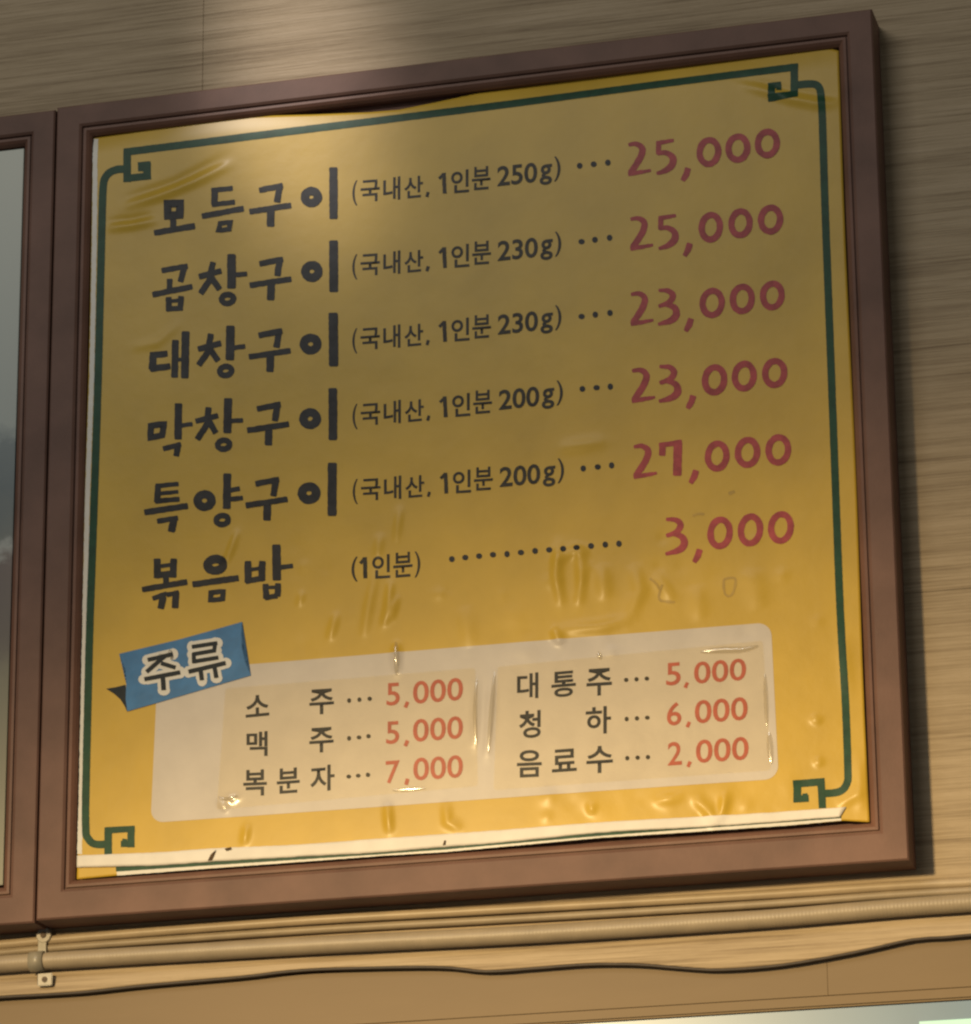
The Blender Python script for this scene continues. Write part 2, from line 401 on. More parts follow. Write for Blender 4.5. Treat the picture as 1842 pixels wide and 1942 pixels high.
# ------------------------------------------------------------------ print on the sheet
class Ink:
    """flat print: strokes and glyphs given in photograph measurements, laid on the sheet surface"""
    def __init__(self, lift=0.00025): self.v, self.f, self.lift, self.n = [], [], lift, 0
    def add(self, pts, faces):
        b = len(self.v)
        for x, y in pts: self.v.append((x, y, self.lift + self.n * 0.00002))
        self.f += [tuple(b + k for k in q) for q in faces]
        self.n = (self.n + 1) % 14
    def stroke(self, pts, wd, z=None, closed=False, rough=0.35, cap=0.22, smooth=False):
        """pts: (x, y[, w]) in zoom coordinates, z = (ox, oy, scale)"""
        ox, oy, sc = z or (0, 0, 1)
        P3 = [(ox + p[0] * sc, oy + p[1] * sc, (p[2] if len(p) > 2 else wd) * sc) for p in pts]
        vs = [Vector(p) for p in P3]
        if closed: vs = vs + [vs[0]]
        if smooth: out = smooth_path(vs, 3.5)
        else:
            out = []
            for a, b in zip(vs[:-1], vs[1:]):
                k = max(1, int((b.xy - a.xy).length / 5))
                out += [a.lerp(b, j / k) for j in range(k)]
            out.append(vs[-1])
        if closed: out = out[:-1]
        N = len(out)
        if not closed and cap:
            d0 = (out[0].xy - out[1].xy).normalized() * out[0].z * cap; d1 = (out[-1].xy - out[-2].xy).normalized() * out[-1].z * cap
            a = Vector((out[0].x, out[0].y, out[0].z)); b = Vector((out[-1].x, out[-1].y, out[-1].z))
            out = [Vector((a.x - d0.x * 0, a.y, a.z * 0.78)), Vector((a.x - d0.x * .6, a.y - d0.y * .6, a.z))] + out[1:-1] + [Vector((b.x - d1.x * .6, b.y - d1.y * .6, b.z)), Vector((b.x, b.y, b.z * 0.78))]
            N = len(out)
        pl, faces = [], []
        for i, p in enumerate(out):
            a = out[(i - 1) % N] if closed else out[max(i - 1, 0)]
            b = out[(i + 1) % N] if closed else out[min(i + 1, N - 1)]
            t = (b.xy - a.xy)
            t = t.normalized() if t.length > 1e-6 else Vector((1, 0))
            nn = Vector((-t.y, t.x))
            mit = 1.0
            if closed and not smooth:
                e0, e1 = (p.xy - a.xy).normalized(), (b.xy - p.xy).normalized()
                mit = min(1.35, 1 / max(0.5, math.cos(e0.angle(e1) / 2) if e0.length and e1.length else 1))
            for s in (-0.5, 0.0, 0.5):
                q = p.xy + nn * (p.z * s * mit + (random.uniform(-rough, rough) if s else 0))
                pl.append((q.x, q.y))
        for i in range(N if closed else N - 1):
            j = (i + 1) % N
            for k in (0, 1): faces.append((i * 3 + k, i * 3 + k + 1, j * 3 + k + 1, j * 3 + k))
        self.add(pl, faces)
    def ring(self, c, rx, ry, wd, z, rot=-0.12, n=26):
        pts = []
        for k in range(n):
            th = 2 * math.pi * k / n
            x, y = rx * math.cos(th), ry * math.sin(th)
            pts.append((c[0] + x * math.cos(rot) - y * math.sin(rot), c[1] + x * math.sin(rot) + y * math.cos(rot), wd * random.uniform(0.96, 1.04)))
        self.stroke(pts, wd, z, closed=True, smooth=True)
    def dot(self, c, r, z):
        ox, oy, sc = z; n = 12
        x, y = ox + c[0] * sc, oy + c[1] * sc
        e = random.uniform(0.9, 1.1)
        self.add([(x + r * sc * e * math.cos(2 * math.pi * k / n), y + r * sc / e * math.sin(2 * math.pi * k / n)) for k in range(n)], [tuple(range(n))])
    def poly(self, pts, z=None):
        ox, oy, sc = z or (0, 0, 1)
        self.add([(ox + x * sc, oy + y * sc) for x, y in pts], [tuple(range(len(pts)))])
    def text(self, s, bl, br, h, z, bold=0.012):
        """font glyphs fitted to a slanted box: bottom left, bottom right, height"""
        ox, oy, sc = z
        pts, faces = glyphs(s, bold)
        x0 = min(p[0] for p in pts); x1 = max(p[0] for p in pts); y0 = min(p[1] for p in pts); y1 = max(p[1] for p in pts)
        B = Vector((ox + bl[0] * sc, oy + bl[1] * sc)); X = Vector(((br[0] - bl[0]) * sc, (br[1] - bl[1]) * sc)); Y = Vector((0.0, -h * sc))
        self.add([tuple(B + X * ((x - x0) / (x1 - x0)) + Y * ((y - y0) / (y1 - y0))) for x, y in pts], faces)
    def build(self, name, mat, parent, cut=0.005):
        bm = bmesh.new()
        vv = []
        for x, y, l in self.v:
            p = P(x, y); vv.append(bm.verts.new((p.x, -l, p.z)))
        for q in self.f:
            try: bm.faces.new([vv[k] for k in q])
            except ValueError: pass
        big = [f for f in bm.faces if len(f.verts) > 4]
        if big: bmesh.ops.triangulate(bm, faces=big)
        for _ in range(6):
            ed = [e for e in bm.edges if e.calc_length() > cut]
            if not ed: break
            bmesh.ops.subdivide_edges(bm, edges=ed, cuts=1)
            bmesh.ops.triangulate(bm, faces=[f for f in bm.faces if len(f.verts) > 4])
        bm.normal_update()
        for f in bm.faces:
            if f.normal.y > 0: f.normal_flip()
        xs_ = np.array([v.co.x for v in bm.verts]); zs_ = np.array([v.co.z for v in bm.verts])
        hs = height(xs_, zs_)
        for v, h in zip(bm.verts, hs): v.co.y -= h
        return bm_obj(name, bm, mat, parent, True)

_cache = {}
def glyphs(s, bold):
    if (s, bold) in _cache: return _cache[(s, bold)]
    c = bpy.data.curves.new('t', 'FONT'); c.body = s; c.offset = bold; c.resolution_u = 4
    o = bpy.data.objects.new('t', c); COL.objects.link(o)
    dg = bpy.context.evaluated_depsgraph_get(); me = bpy.data.meshes.new_from_object(o.evaluated_get(dg))
    r = ([(v.co.x, v.co.y) for v in me.vertices], [tuple(p.vertices) for p in me.polygons])
    bpy.data.objects.remove(o); bpy.data.curves.remove(c); bpy.data.meshes.remove(me)
    _cache[(s, bold)] = r
    return r

ZA = (150, 300, 550 / 1842); ZB = (150, 680, 550 / 1842)      # dish names
ZC = (650, 280, 550 / 1842); ZD = (650, 680, 550 / 1842)      # portions
ZE = (1150, 220, 500 / 1842); ZF = (1150, 640, 500 / 1798)    # prices
ZG = (120, 1150, 580 / 1842); ZH = (640, 1150, 600 / 1842); ZI = (1100, 1150, 560 / 1842)   # drinks
Z1 = (0, 0, 0.38); Z3 = (1142, 0, 0.38); Z13 = (0, 1500, 0.38)

# unprinted pale margins along two edges
k = Ink(0.0001); k.stroke([(181, 262), (180, 420), (175, 718), (167, 940), (161, 1180), (154, 1500), (151, 1620)], 9, rough=0.5, cap=0); k.build('pale_margin', M['white_ink'], poster)
k = Ink(0.0001); k.stroke([(222, 1657), (420, 1642), (600, 1629), (720, 1620), (843, 1613), (1000, 1599), (1142, 1586), (1300, 1576), (1500, 1562), (1596, 1553)], 8, rough=0.3, cap=0); k.build('pale_margin', M['white_ink'], poster)
# border lines
BW = 14.5
k = Ink(); k.stroke([(236, 289), (480, 259), (700, 232), (970, 197), (1242, 161), (1400, 141), (1514, 127)], BW, rough=0.2, cap=0); k.build('border_line', M['green'], poster)
k = Ink(); k.stroke([(236, 321), (222, 322), (208, 328), (199, 340), (196, 358), (194, 420), (187, 718), (180, 940), (173, 1128), (169, 1250), (163, 1500), (163, 1575), (166, 1588), (175, 1599), (188, 1602), (203, 1601)], BW, rough=0.2, cap=0, smooth=True); k.build('border_line', M['green'], poster)
k = Ink(); k.stroke([(1510, 162), (1533, 160), (1547, 161), (1555, 168), (1558, 185), (1560, 215), (1565, 380), (1570, 520), (1582, 840), (1594, 1150), (1604, 1323), (1609, 1460), (1608, 1484), (1600, 1498), (1586, 1504), (1560, 1506)], BW, rough=0.2, cap=0, smooth=True); k.build('border_line', M['green'], poster)
k = Ink(); k.stroke([(220, 1645), (420, 1632), (700, 1614), (843, 1604), (1142, 1578), (1300, 1566), (1596, 1544)], 17, rough=0.2, cap=0); k.build('border_line', M['green'], poster)
# corner key ornaments
k = Ink(0.0003)
for pts, wd in [([(636, 745), (636, 910)], 38), ([(620, 893), (755, 878)], 36), ([(736, 815), (736, 892)], 38), ([(690, 826), (754, 820)], 30), ([(704, 822), (704, 856)], 27)]: k.stroke(pts, wd, Z1, cap=0, rough=0.2)
k.build('corner_ornament', M['green'], poster)
k = Ink(0.0003)
for pts, wd in [([(961, 318), (961, 486)], 38), ([(830, 494), (978, 468)], 36), ([(848, 420), (848, 508)], 36), ([(830, 430), (896, 424)], 30), ([(884, 424), (884, 452)], 26)]: k.stroke(pts, wd, Z3, cap=0, rough=0.2)
k.build('corner_ornament', M['green'], poster)
k = Ink(0.0003)
for pts, wd in [([(541, 185), (541, 330)], 38), ([(524, 198), (674, 190)], 32), ([(655, 182), (655, 283)], 36), ([(604, 266), (672, 264)], 32), ([(620, 266), (624, 240)], 24)]: k.stroke(pts, wd, Z13, cap=0, rough=0.2)
k.build('corner_ornament', M['green'], poster)
k = Ink(0.0003)
for pts, wd in [([(1506, 1082), (1516, 1262)], 46), ([(1332, 1112), (1530, 1096)], 46), ([(1360, 1092), (1358, 1226)], 48), ([(1336, 1206), (1430, 1200)], 44), ([(1410, 1205), (1406, 1170)], 32)]: k.stroke(pts, wd, ZI, cap=0, rough=0.2)
k.build('corner_ornament', M['green'], poster)

# dish names: brush lettering, syllable by syllable
def name(z, strokes, rings, boxes=()):
    k = Ink()
    for a, b, wd in strokes: k.stroke([a, b], wd * 1.1, z, rough=0.45)
    for c, rx, ry, wd in rings: k.ring(c, rx, ry, wd * 1.25, z)
    for pts, wd in boxes: k.stroke(pts, wd, z, closed=True)
    return k.build('dish_name', M['ink'], poster)
def gu(x, y, s=34):
    """the syllable that returns in five of the names, from its upper left corner"""
    return [((x, y + 30), (x + 152, y), s), ((x + 132, y - 4), (x + 114, y + 108), 38), ((x - 62, y + 166), (x + 205, y + 126), s), ((x + 76, y + 155), (x + 73, y + 262), 44)]
name(ZA, [((600, 378), (600, 450), 36), ((478, 477), (740, 433), 36), ((842, 208), (980, 194), 30), ((864, 200), (862, 302), 38), ((845, 299), (994, 282), 30), ((782, 372), (1050, 323), 34),
          ((1620, 62), (1621, 392), 48)] + gu(1147, 178), [((1480, 252), 41, 38, 44)],
     [([(564, 292), (646, 289), (641, 362), (566, 368)], 50), ([(900, 418), (966, 409), (956, 455), (888, 463)], 31)])
name(ZA, [((526, 717), (694, 688), 32), ((674, 690), (646, 790), 35), ((578, 768), (578, 838), 34), ((468, 870), (724, 818), 34), ((572, 884), (575, 977), 36), ((652, 878), (644, 972), 34), ((560, 913), (650, 904), 22), ((560, 962), (656, 954), 30),
          ((856, 662), (836, 738), 34), ((764, 757), (908, 718), 34), ((852, 750), (774, 864), 36), ((843, 760), (898, 838), 36), ((972, 612), (972, 832), 50), ((980, 746), (1072, 739), 28), ((1622, 527), (1623, 857), 52)] + gu(1149, 646),
     [((1484, 725), 42, 40, 44), ((947, 898), 38, 28, 30)])
name(ZA, [((453, 1256), (566, 1244), 38), ((475, 1246), (468, 1348), 42), ((453, 1342), (584, 1324), 38), ((615, 1157), (610, 1398), 40), ((680, 1102), (675, 1402), 46), ((615, 1286), (680, 1279), 22),
          ((842, 1118), (828, 1190), 36), ((758, 1217), (907, 1178), 34), ((842, 1205), (763, 1320), 36), ((835, 1215), (888, 1293), 36), ((966, 1067), (962, 1288), 50), ((970, 1210), (1060, 1199), 28), ((1620, 987), (1622, 1328), 54)] + gu(1144, 1101),
     [((1476, 1186), 43, 40, 44), ((935, 1355), 38, 28, 30)])
name(ZB, [((635, 287), (632, 518), 44), ((640, 431), (725, 419), 26), ((536, 577), (652, 547), 30), ((634, 548), (620, 624), 36),
          ((827, 312), (820, 375), 36), ((743, 402), (888, 366), 32), ((838, 388), (753, 518), 36), ((828, 398), (873, 478), 36), ((950, 255), (945, 478), 48), ((950, 401), (1046, 396), 26), ((1617, 192), (1617, 523), 50)] + gu(1133, 294),
     [((1472, 386), 43, 40, 44), ((922, 550), 38, 28, 30)], [([(460, 430), (543, 418), (531, 490), (457, 506)], 40)])
name(ZB, [((488, 813), (636, 799), 27), ((505, 806), (498, 918), 36), ((510, 861), (634, 848), 24), ((485, 909), (642, 895), 30), ((417, 980), (695, 938), 36), ((498, 1037), (632, 1014), 30), ((607, 1015), (588, 1105), 42),
          ((945, 732), (940, 958), 46), ((950, 841), (1025, 829), 28), ((950, 899), (1044, 887), 28), ((1612, 665), (1610, 1003), 52)] + gu(1123, 770),
     [((800, 905), 44, 40, 44), ((912, 1028), 38, 28, 30), ((1464, 858), 45, 41, 46)])
name(ZB, [((498, 1272), (500, 1398), 42), ((604, 1272), (598, 1394), 40), ((500, 1322), (602, 1310), 24), ((488, 1379), (607, 1368), 38), ((555, 1385), (555, 1438), 34), ((402, 1470), (690, 1420), 34),
          ((468, 1527), (560, 1494), 28), ((537, 1508), (520, 1592), 40), ((558, 1502), (638, 1488), 28), ((616, 1498), (612, 1588), 40), ((722, 1437), (1016, 1395), 36),
          ((1075, 1287), (1075, 1428), 40), ((1166, 1287), (1162, 1408), 40), ((1080, 1345), (1165, 1331), 22), ((1058, 1416), (1184, 1395), 34), ((1255, 1182), (1258, 1412), 50), ((1262, 1331), (1361, 1317), 28),
          ((1186, 1432), (1190, 1528), 36), ((1266, 1428), (1262, 1514), 36), ((1190, 1457), (1262, 1451), 20), ((1180, 1522), (1262, 1508), 30)],
     [((868, 1312), 50, 37, 44)], [([(840, 1488), (918, 1479), (912, 1528), (837, 1536)], 32)])

# portions in small condensed print
def portion(z, dyl, dyr, dx, grams):
    def q(x, y): return (x + dx * x / 1385, y + dyl + (dyr - dyl) * (x - 65) / 1320)
    k = Ink()
    k.text('(', q(66, 376), q(98, 372), 160, z, 0.009)
    for s, x0, x1, y0, y1 in (('국', 118, 240, 352, 343), ('내', 262, 370, 344, 334), ('산', 395, 514, 330, 318)): k.text(s, q(x0, y0), q(x1, y1), 148 if s == '내' else 138, z, 0.017)
    a, b = q(547, 286), q(538, 318); k.stroke([a, b], 19, z, cap=0)
    k.stroke([q(646, 164), q(652, 296)], 24, z, cap=0); k.stroke([q(616, 202), q(640, 176)], 18, z, cap=0)
    k.text('인', q(692, 296), q(806, 286), 146, z, 0.018); k.text('분', q(824, 276), q(942, 266), 148, z, 0.014)
    k.text(grams, q(985, 251), q(1238, 222), 128, z, 0.018)
    k.text('g', q(1254, 243), q(1332, 235), 130, z, 0.018)
    k.text(')', q(1346, 218), q(1386, 214), 158, z, 0.009)
    k.build('portion_note', M['small_ink'], poster)
portion(ZC, 0, 0, 0, '250'); portion(ZC, 470, 478, 5, '230'); portion(ZC, 940, 945, 6, '230'); portion(ZD, 80, 83, 15, '200'); portion(ZD, 555, 578, 22, '200')
k = Ink()
k.text('(', (58, 1422), (98, 1418), 158, ZD, 0.009); k.stroke([(143, 1264), (147, 1398)], 26, ZD, cap=0); k.stroke([(114, 1304), (138, 1276)], 19, ZD, cap=0)
k.text('인', (190, 1403), (305, 1396), 152, ZD, 0.018); k.text('분', (324, 1396), (446, 1386), 158, ZD, 0.014); k.text(')', (460, 1394), (496, 1390), 165, ZD, 0.009)
k.build('portion_note', M['small_ink'], poster)

# leader dots
for z, pts in ((ZC, [(1508, 118), (1597, 108), (1687, 98)]), (ZC, [(1520, 600), (1605, 588), (1698, 575)]), (ZC, [(1520, 1075), (1607, 1063), (1700, 1052)]),
               (ZD, [(1525, 195), (1615, 187), (1702, 180)]), (ZD, [(1530, 700), (1622, 690), (1710, 680)]),
               (ZD, [(697, 1277), (782, 1267), (870, 1258), (958, 1249), (1047, 1245), (1135, 1235), (1225, 1225), (1315, 1218), (1405, 1213), (1490, 1205), (1580, 1193), (1670, 1184), (1757, 1178)])):
    k = Ink()
    for p in pts: k.dot(p, 19, z)
    k.build('leader_dots', M['ink'], poster)

# prices written with a red marker
DIG = {'2': [[(12, 20, 24), (65, 13, 34), (106, 38, 44), (106, 82, 46), (75, 145, 46), (24, 218, 42)], [(10, 224, 34), (90, 212, 30), (170, 198, 20)]],
       '5': [[(8, 28, 30), (60, 20, 30), (130, 8, 22)], [(24, 20, 38), (22, 108, 36)], [(14, 100, 28), (75, 95, 36), (122, 130, 48), (117, 180, 50), (70, 220, 40), (8, 240, 20)]],
       '3': [[(12, 10, 22), (80, 14, 36), (112, 48, 46), (85, 95, 40), (12, 122, 26)], [(55, 106, 30), (120, 128, 44), (137, 178, 52), (100, 220, 46), (8, 247, 22)]],
       '7': [[(22, 104, 46), (26, 25, 44)], [(0, 32, 34), (80, 22, 36), (158, 8, 36)], [(130, 4, 58), (125, 240, 60)]]}
def price(z, items, commas, zeros, ry=84):
    k = Ink()
    for d, (x, y) in items:
        for st in DIG[d]: k.stroke([(x + a, y + b, c) for a, b, c in st], 40, z, rough=0.4, cap=0.3, smooth=d != '7')
    x, y = commas; k.stroke([(x + 50, y - 4, 44), (x + 36, y + 42, 44), (x + 10, y + 86, 32)], 40, z, rough=0.4)
    for c in zeros: k.ring(c, 65 * random.uniform(0.97, 1.03), ry * random.uniform(0.97, 1.03), 45, z, rot=0.12)
    k.build('price_figures', M['red'], poster)
price(ZE, [('2', (145, 185)), ('5', (345, 165))], (525, 370), [(720, 255), (922, 228), (1128, 195)])
price(ZE, [('2', (160, 705)), ('5', (360, 690))], (538, 895), [(733, 780), (940, 752), (1150, 726)])
price(ZE, [('2', (162, 1230)), ('3', (355, 1210))], (545, 1420), [(742, 1308), (952, 1280), (1162, 1255)])
price(ZF, [('2', (165, 210)), ('3', (352, 190))], (545, 400), [(740, 290), (942, 265), (1150, 243)])
price(ZF, [('2', (177, 728)), ('7', (360, 705))], (565, 910), [(758, 810), (965, 785), (1175, 768)])
price(ZF, [('3', (397, 1232))], (590, 1450), [(778, 1335), (985, 1315), (1193, 1298)], 92)

# old glue marks below the prices
for pts, wd in [([(805, 1650), (880, 1645), (875, 1720), (850, 1765), (815, 1755), (803, 1700), (805, 1650)], 17), ([(300, 1645), (350, 1690), (372, 1735)], 18), ([(385, 1690), (365, 1790), (470, 1808)], 17),
                ([(590, 1218), (630, 1203), (670, 1208)], 18), ([(835, 1068), (878, 1052)], 22)]:
    k = Ink(); k.stroke(pts, wd, ZF, rough=0.6, smooth=True); k.build('glue_mark', M['stain'], poster)

# drinks panel
quad = [P(299, 1274), P(1463, 1181), P(1478, 1478), P(286, 1561)]
def rounded(q, r, n=7):
    out = []
    for i in range(4):
        a, b, c = q[i - 1], q[i], q[(i + 1) % 4]
        u = (a - b).normalized(); v = (c - b).normalized()
        for s in range(n + 1):
            th = math.pi / 2 * s / n
            out.append(b + u * r * (1 - math.sin(th)) + v * r * (1 - math.cos(th)))
    return out
def laid(name, outline, mat, parent, lift, cut=0.006):
    bm = bmesh.new(); vs = [bm.verts.new((p.x, -lift, p.z)) for p in outline]
    bm.faces.new(vs); bmesh.ops.triangulate(bm, faces=bm.faces[:])
    for _ in range(8):
        ed = [e for e in bm.edges if e.calc_length() > cut]
        if not ed: break
        bmesh.ops.subdivide_edges(bm, edges=ed, cuts=1); bmesh.ops.triangulate(bm, faces=[f for f in bm.faces if len(f.verts) > 3])
    bm.normal_update()
    for f in bm.faces:
        if f.normal.y > 0: f.normal_flip()
    hs = height(np.array([v.co.x for v in bm.verts]), np.array([v.co.z for v in bm.verts]))
    for v, h in zip(bm.verts, hs): v.co.y -= h
    return bm_obj(name, bm, mat, parent, True)
panel = laid('drinks_panel', rounded(quad, 0.0135), M['panel'], poster, 0.0002, 0.004)
LD = 0.00045
def drink(items, dots, zd, digit, zp, comma, zeros, hz):
    for s, z, bl, br, h in items:
        k = Ink(LD); k.text(s, bl, br, h, z, 0.019); k.build('syllable', M['ink'], panel)
    k = Ink(LD)
    for p in dots: k.dot(p, 13, zd)
    k.build('leader_dots', M['small_ink'], panel)
    k = Ink(LD)
    s, bl, br, h = digit; k.text(s, bl, br, h, zp, 0.012)
    k.stroke(comma, 22, zp, cap=0.1)
    k.text('000', zeros[0], zeros[1], hz, zp, 0.012)
    k.build('drink_price', M['red2'], panel)
drink([('소', ZG, (1100, 672), (1242, 658), 130), ('주', ZG, (1484, 656), (1632, 646), 152)], [(70, 550), (130, 545), (190, 540)], ZH, ('5', (288, 582), (366, 577), 132), ZH, [(412, 558), (398, 592)], ((443, 573), (735, 549)), 133)
drink([('맥', ZG, (1105, 906), (1232, 902), 150), ('주', ZG, (1484, 886), (1630, 876), 150)], [(70, 770), (128, 765), (183, 758)], ZH, ('5', (286, 806), (363, 801), 132), ZH, [(412, 783), (398, 817)], ((443, 794), (735, 773)), 133)
drink([('복', ZG, (1086, 1146), (1228, 1140), 158), ('분', ZG, (1288, 1132), (1426, 1122), 152), ('자', ZG, (1490, 1120), (1636, 1108), 156)], [(68, 993), (123, 988), (180, 983)], ZH, ('7', (284, 1036), (366, 1030), 132), ZH, [(412, 1006), (402, 1042)], ((445, 1019), (735, 1000)), 133)
drink([('대', ZH, (1050, 544), (1174, 538), 150), ('통', ZH, (1250, 537), (1392, 525), 150), ('주', ZH, (1454, 528), (1602, 518), 158)], [(1685, 432), (1745, 428), (1805, 424)], ZH, ('5', (541, 500), (632, 492), 142), ZI, [(674, 478), (660, 512)], ((715, 489), (1040, 463)), 138)
drink([('청', ZH, (1062, 776), (1188, 766), 160), ('하', ZH, (1450, 752), (1597, 742), 160)], [(1688, 660), (1748, 656), (1808, 652)], ZH, ('6', (546, 750), (637, 744), 146), ZI, [(687, 724), (672, 758)], ((720, 737), (1050, 712)), 146)
drink([('음', ZH, (1050, 1002), (1194, 996), 158), ('료', ZH, (1254, 972), (1398, 962), 132), ('수', ZH, (1454, 980), (1608, 970), 158)], [(1692, 888), (1752, 885), (1812, 882)], ZH, ('2', (552, 998), (640, 992), 146), ZI, [(692, 972), (677, 1006)], ((727, 984), (1056, 960)), 146)

# blue ribbon heading
k = Ink(0.0008); k.poly([(260, 498), (320, 488), (376, 474), (384, 560), (387, 637), (372, 602), (345, 560), (305, 525)], ZG)
tail = k.build('ribbon_tail', M['teal'], poster, 0.004)
k = Ink(0.0009); k.poly([(340, 288), (520, 245), (700, 202), (880, 152), (1080, 95), (1074, 170), (1078, 250), (1096, 335), (1132, 418), (940, 474), (750, 530), (560, 585), (388, 634), (378, 560), (382, 470), (376, 380)], ZG)
rib = k.build('ribbon', M['blue'], poster, 0.004)
HEAD = [((512, 326), (664, 290), 25), ((612, 305), (505, 398), 25), ((592, 345), (680, 372), 25), ((492, 442), (708, 400), 26), ((603, 425), (609, 508), 28),
        ((778, 247), (932, 224), 24), ((918, 222), (912, 278), 24), ((783, 292), (922, 268), 24), ((790, 284), (790, 345), 24), ((785, 336), (938, 311), 24), ((758, 397), (982, 344), 26), ((830, 382), (839, 448), 26), ((914, 365), (926, 434), 26)]
k = Ink(0.0011)
for a, b, wd in HEAD: k.stroke([a, b], wd + 42, ZG, rough=0.1, cap=0.3)
for a, b, wd in HEAD:
    for p in (a, b): k.dot(p, (wd + 42) / 2, ZG)
k.build('heading_outline', M['white_ink'], rib)
k = Ink(0.0016)
for a, b, wd in HEAD: k.stroke([a, b], wd, ZG, rough=0.1, cap=0.05)
k.build('heading_letters', M['teal'], rib)

# ------------------------------------------------------------------ things stuck on the sheet
def strip_thing():
    up = [(147, 1623), (300, 1617), (418, 1609), (560, 1603), (700, 1593), (860, 1582), (1000, 1572), (1142, 1561), (1300, 1552), (1450, 1543), (1560, 1535), (1606, 1532)]
    dn = [(147, 1646), (300, 1642), (418, 1634), (560, 1626), (700, 1619), (843, 1608), (1000, 1595), (1142, 1581), (1300, 1572), (1450, 1562), (1560, 1553), (1594, 1551)]
    U = smooth_path([P(*p) for p in up], 0.004); D_ = smooth_path([P(*p) for p in dn], 0.004)
    N = min(len(U), len(D_))
    V, Fc = [], []
    sec = [(0.0, 0.0005), (0.02, 0.0011), (0.2, 0.0012), (0.5, 0.0014), (0.8, 0.0015), (0.98, 0.0014), (1.0, 0.0006)]
    for i in range(N):
        u, d = U[int(i * (len(U) - 1) / (N - 1))], D_[int(i * (len(D_) - 1) / (N - 1))]
        s = i / (N - 1)
        bulge = 1 + 0.35 * math.sin(31 * s) * math.sin(13 * s + 1) + random.uniform(-.06, .06)
        for t, y in sec:
            p = u.lerp(d, t); V.append((p.x, -float(height(p.x, p.z)) - 0.0003 - y * bulge, p.z + (random.uniform(-.0002, .0002) if t in (0, 1) else 0)))
    q = len(sec)
    for i in range(N - 1):
        for j in range(q - 1): Fc.append((i * q + j, i * q + j + 1, (i + 1) * q + j + 1, (i + 1) * q + j))
    Fc.append(tuple(range(q))[::-1]); Fc.append(tuple((N - 1) * q + j for j in range(q)))
    o = mesh_obj('paper_strip', V, Fc, M['strip'], None, True)
    tag(o, 'long white paper strip stuck along the bottom edge of the yellow sheet', 'strip')
    # torn nicks that show the dark behind
    for pts in ([(396, 1634), (402, 1622), (412, 1613), (408, 1624), (404, 1633)], [(842, 1605), (845, 1596), (848, 1596), (847, 1604)], [(428, 1611), (440, 1608), (441, 1612), (431, 1615)]):
        bm = bmesh.new(); vs = []
        for p in pts:
            c = P(*p); vs.append(bm.verts.new((c.x, -float(height(c.x, c.z)) - 0.0028, c.z)))
        bm.faces.new(vs); bmesh.ops.solidify(bm, geom=bm.faces[:], thickness=0.0004)
        bm_obj('tear', bm, M['tear'], o)
strip_thing()

def glossy_creases(o, wr, nm, lift):
    for pts, r, hgt in wr:        # glossy creases standing up from the film
        if nm.startswith('lam'): r, hgt = r * 1.7, hgt * 0.75
        path = smooth_path([P(*p) for p in pts], 0.0015)
        V, Fc = [], []; N = len(path); nn = 9
        for i, p in enumerate(path):
            t = (path[min(i + 1, N - 1)] - path[max(i - 1, 0)]).normalized(); a = Vector((-t.z, 0, t.x))
            s = math.sin(math.pi * (i + 0.35) / (N - 0.3)) ** 0.6
            h0 = float(height(p.x, p.z))
            for k_ in range(nn):
                u = -1 + 2 * k_ / (nn - 1)
                V.append((p.x + a.x * u * r * s, -h0 - lift - hgt * s * (1 - u * u), p.z + a.z * u * r * s))
        for i in range(N - 1):
            for k_ in range(nn - 1): Fc.append((i * nn + k_, i * nn + k_ + 1, (i + 1) * nn + k_ + 1, (i + 1) * nn + k_))
        mesh_obj(nm, V, Fc, M['laminate' if nm.startswith('lam') else 'film_crease'], o, True)
def film(outline_px, label, wr):
    o = laid('clear_film', rounded([P(*p) for p in outline_px], 0.003, 3), M['film'], None, 0.0012, 0.006)
    tag(o, label, 'film', 'clear films over the drink prices')
    glossy_creases(o, wr, 'film_crease', 0.0013)

film([(428, 1306), (903, 1268), (908, 1492), (412, 1536)], 'clear glossy film over the prices beside the blue ribbon',
     [([(752, 1218), (754, 1250), (753, 1282)], 0.0028, 0.0016), ([(906, 1285), (903, 1350), (905, 1420)], 0.0022, 0.0008), ([(415, 1512), (430, 1516), (452, 1510)], 0.002, 0.001), ([(745, 1500), (810, 1496)], 0.002, 0.0007)])
film([(945, 1266), (1448, 1216), (1463, 1462), (938, 1500)], 'clear glossy film over the prices next to the green corner ornament',
     [([(1330, 1238), (1370, 1234), (1410, 1233), (1440, 1226)], 0.0035, 0.0020), ([(1136, 1238), (1141, 1252)], 0.0024, 0.0016), ([(940, 1275), (935, 1340), (928, 1430)], 0.0026, 0.0009), ([(1452, 1280), (1456, 1380)], 0.0022, 0.0007), ([(1460, 1390), (1464, 1450)], 0.003, 0.0008)])

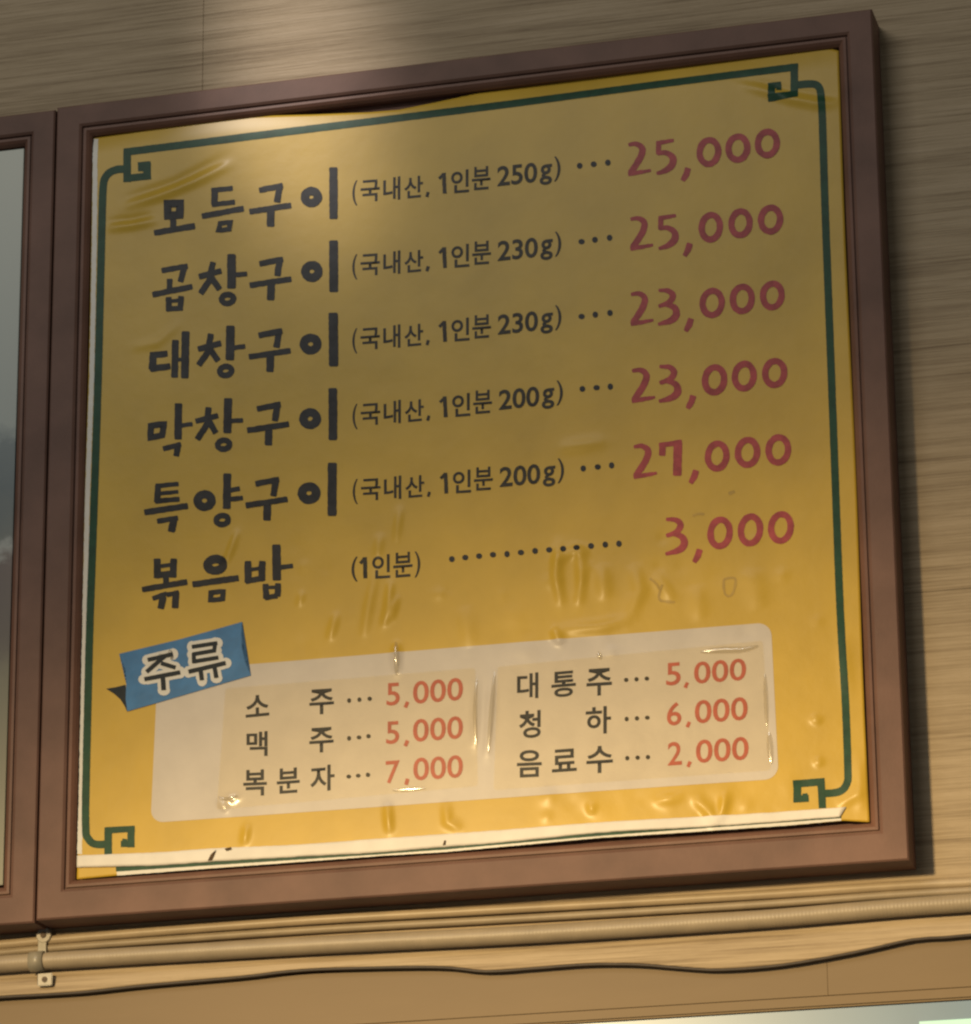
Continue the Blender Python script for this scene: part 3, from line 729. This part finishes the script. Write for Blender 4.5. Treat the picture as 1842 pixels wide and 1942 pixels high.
# ------------------------------------------------------------------ conduit, wires and clamp below the frames
def run(name, px, r, y, mat, label, cat, group=None, ribs=False, n=14):
    pts = smooth_path([P(a, b, y) for a, b in px], 0.012)
    if ribs:
        L = 0; out, rad = [], []
        fine = smooth_path(pts, 0.0009)
        for i, p in enumerate(fine):
            out.append(p); rad.append(r * (1.0 if (i // 2) % 2 else 0.988))
        V, Fc = tube(out, rad, n)
    else: V, Fc = tube(pts, r, n)
    o = mesh_obj(name, V, Fc, mat, None, True)
    return tag(o, label, cat, group)
cond = [(-120, 1838), (0, 1829), (85, 1823), (300, 1810), (600, 1793), (900, 1778), (1142, 1764), (1450, 1743), (1700, 1722), (1842, 1712), (1950, 1703)]
run('conduit', cond, 0.0088, WALL_Y - 0.0089, M['cream_pvc'], 'thick cream ribbed conduit running below the brown frames', 'conduit', ribs=True, n=18)
up1 = [(a, b - 37 - 13 * math.sin(min(max(a, 0), 1900) / 1900 * math.pi)) for a, b in cond]
up2 = [(a, b - 22 - 9 * math.sin(min(max(a, 0), 1900) / 1900 * math.pi)) for a, b in cond]
run('wire', up1, 0.0046, WALL_Y - 0.0047, M['cream_wire'], 'thin cream wire closest below the brown frames', 'wire', 'cream wires above the conduit')
run('wire', up2, 0.0040, WALL_Y - 0.0041, M['cream_pvc'], 'thin cream wire lying directly on the thick conduit', 'wire', 'cream wires above the conduit')
run('gap_line', [(a, b + 1) for a, b in edge_px], 0.0017, WALL_Y - 0.0035, M['gap_dark'], 'thin dark line added for the shaded gap along the loose edge of the wall covering', 'gap_line', n=8)  # dark tube added along the edge to draw its shaded gap

cp = P(85, 1823, WALL_Y - 0.009)
clamp = empty('pipe_clamp', (cp.x, WALL_Y, cp.z), 'small metal saddle clamp screwed over the cream conduit', 'clamp')
def disc(c, r, th, mat, nm, par, n=20, sq=False):
    bm = bmesh.new()
    if sq: bm.free(); bm = box_bm(c.x - r, c.x + r, c.y - th, c.y, c.z - r * .8, c.z + r * .8, 0.0012, 2)
    else:
        bmesh.ops.create_cone(bm, cap_ends=True, segments=n, radius1=r, radius2=r * 0.88, depth=th)
        bmesh.ops.rotate(bm, verts=bm.verts, cent=(0, 0, 0), matrix=Matrix.Rotation(math.radians(90), 3, 'X'))
        bmesh.ops.translate(bm, verts=bm.verts, vec=(c.x, c.y - th / 2, c.z))
    return bm_obj(nm, bm, mat, par)
V, Fc = [], []
hw = 0.0075; cy = WALL_Y - 0.0089
N = 14
ctr = P(72, 1824, cy)
for i in range(N + 1):
    th = math.pi * i / N
    for rr in (0.0094, 0.0104):
        for sx_ in (-1, 1): V.append((ctr.x + sx_ * hw, cy - rr * math.sin(th) * 1.0, ctr.z + rr * math.cos(th)))
for i in range(N):
    b = i * 4; c = b + 4
    Fc += [(b + 2, b + 3, c + 3, c + 2), (b + 1, b, c, c + 1), (b, b + 2, c + 2, c), (b + 3, b + 1, c + 1, c + 3)]
mesh_obj('strap', V, Fc, M['grey_clip'], clamp, True)
t1 = P(85, 1775, WALL_Y - 0.0075); t1.y = WALL_Y - 0.0098
t2 = P(85, 1858, WALL_Y - 0.0085); t2.y = WALL_Y - 0.0075
a = disc(t1, 0.0082, 0.0016, M['pale_clip'], 'tab', clamp)
bm_obj('tab_stem', box_bm(t1.x - 0.006, t1.x + 0.003, t1.y - 0.0010, t1.y + 0.003, ctr.z + 0.006, t1.z - 0.004, 0.0004, 1), M['grey_clip'], a)
s1 = t1.copy(); s1.y -= 0.0017; disc(s1, 0.0032, 0.0014, M['screw'], 'screw', a, 12)
b = disc(t2, 0.0080, 0.0016, M['pale_clip'], 'tab', clamp, sq=True)
s2 = t2.copy(); s2.y -= 0.0017; disc(s2, 0.0030, 0.0014, M['screw'], 'screw', b, 12)
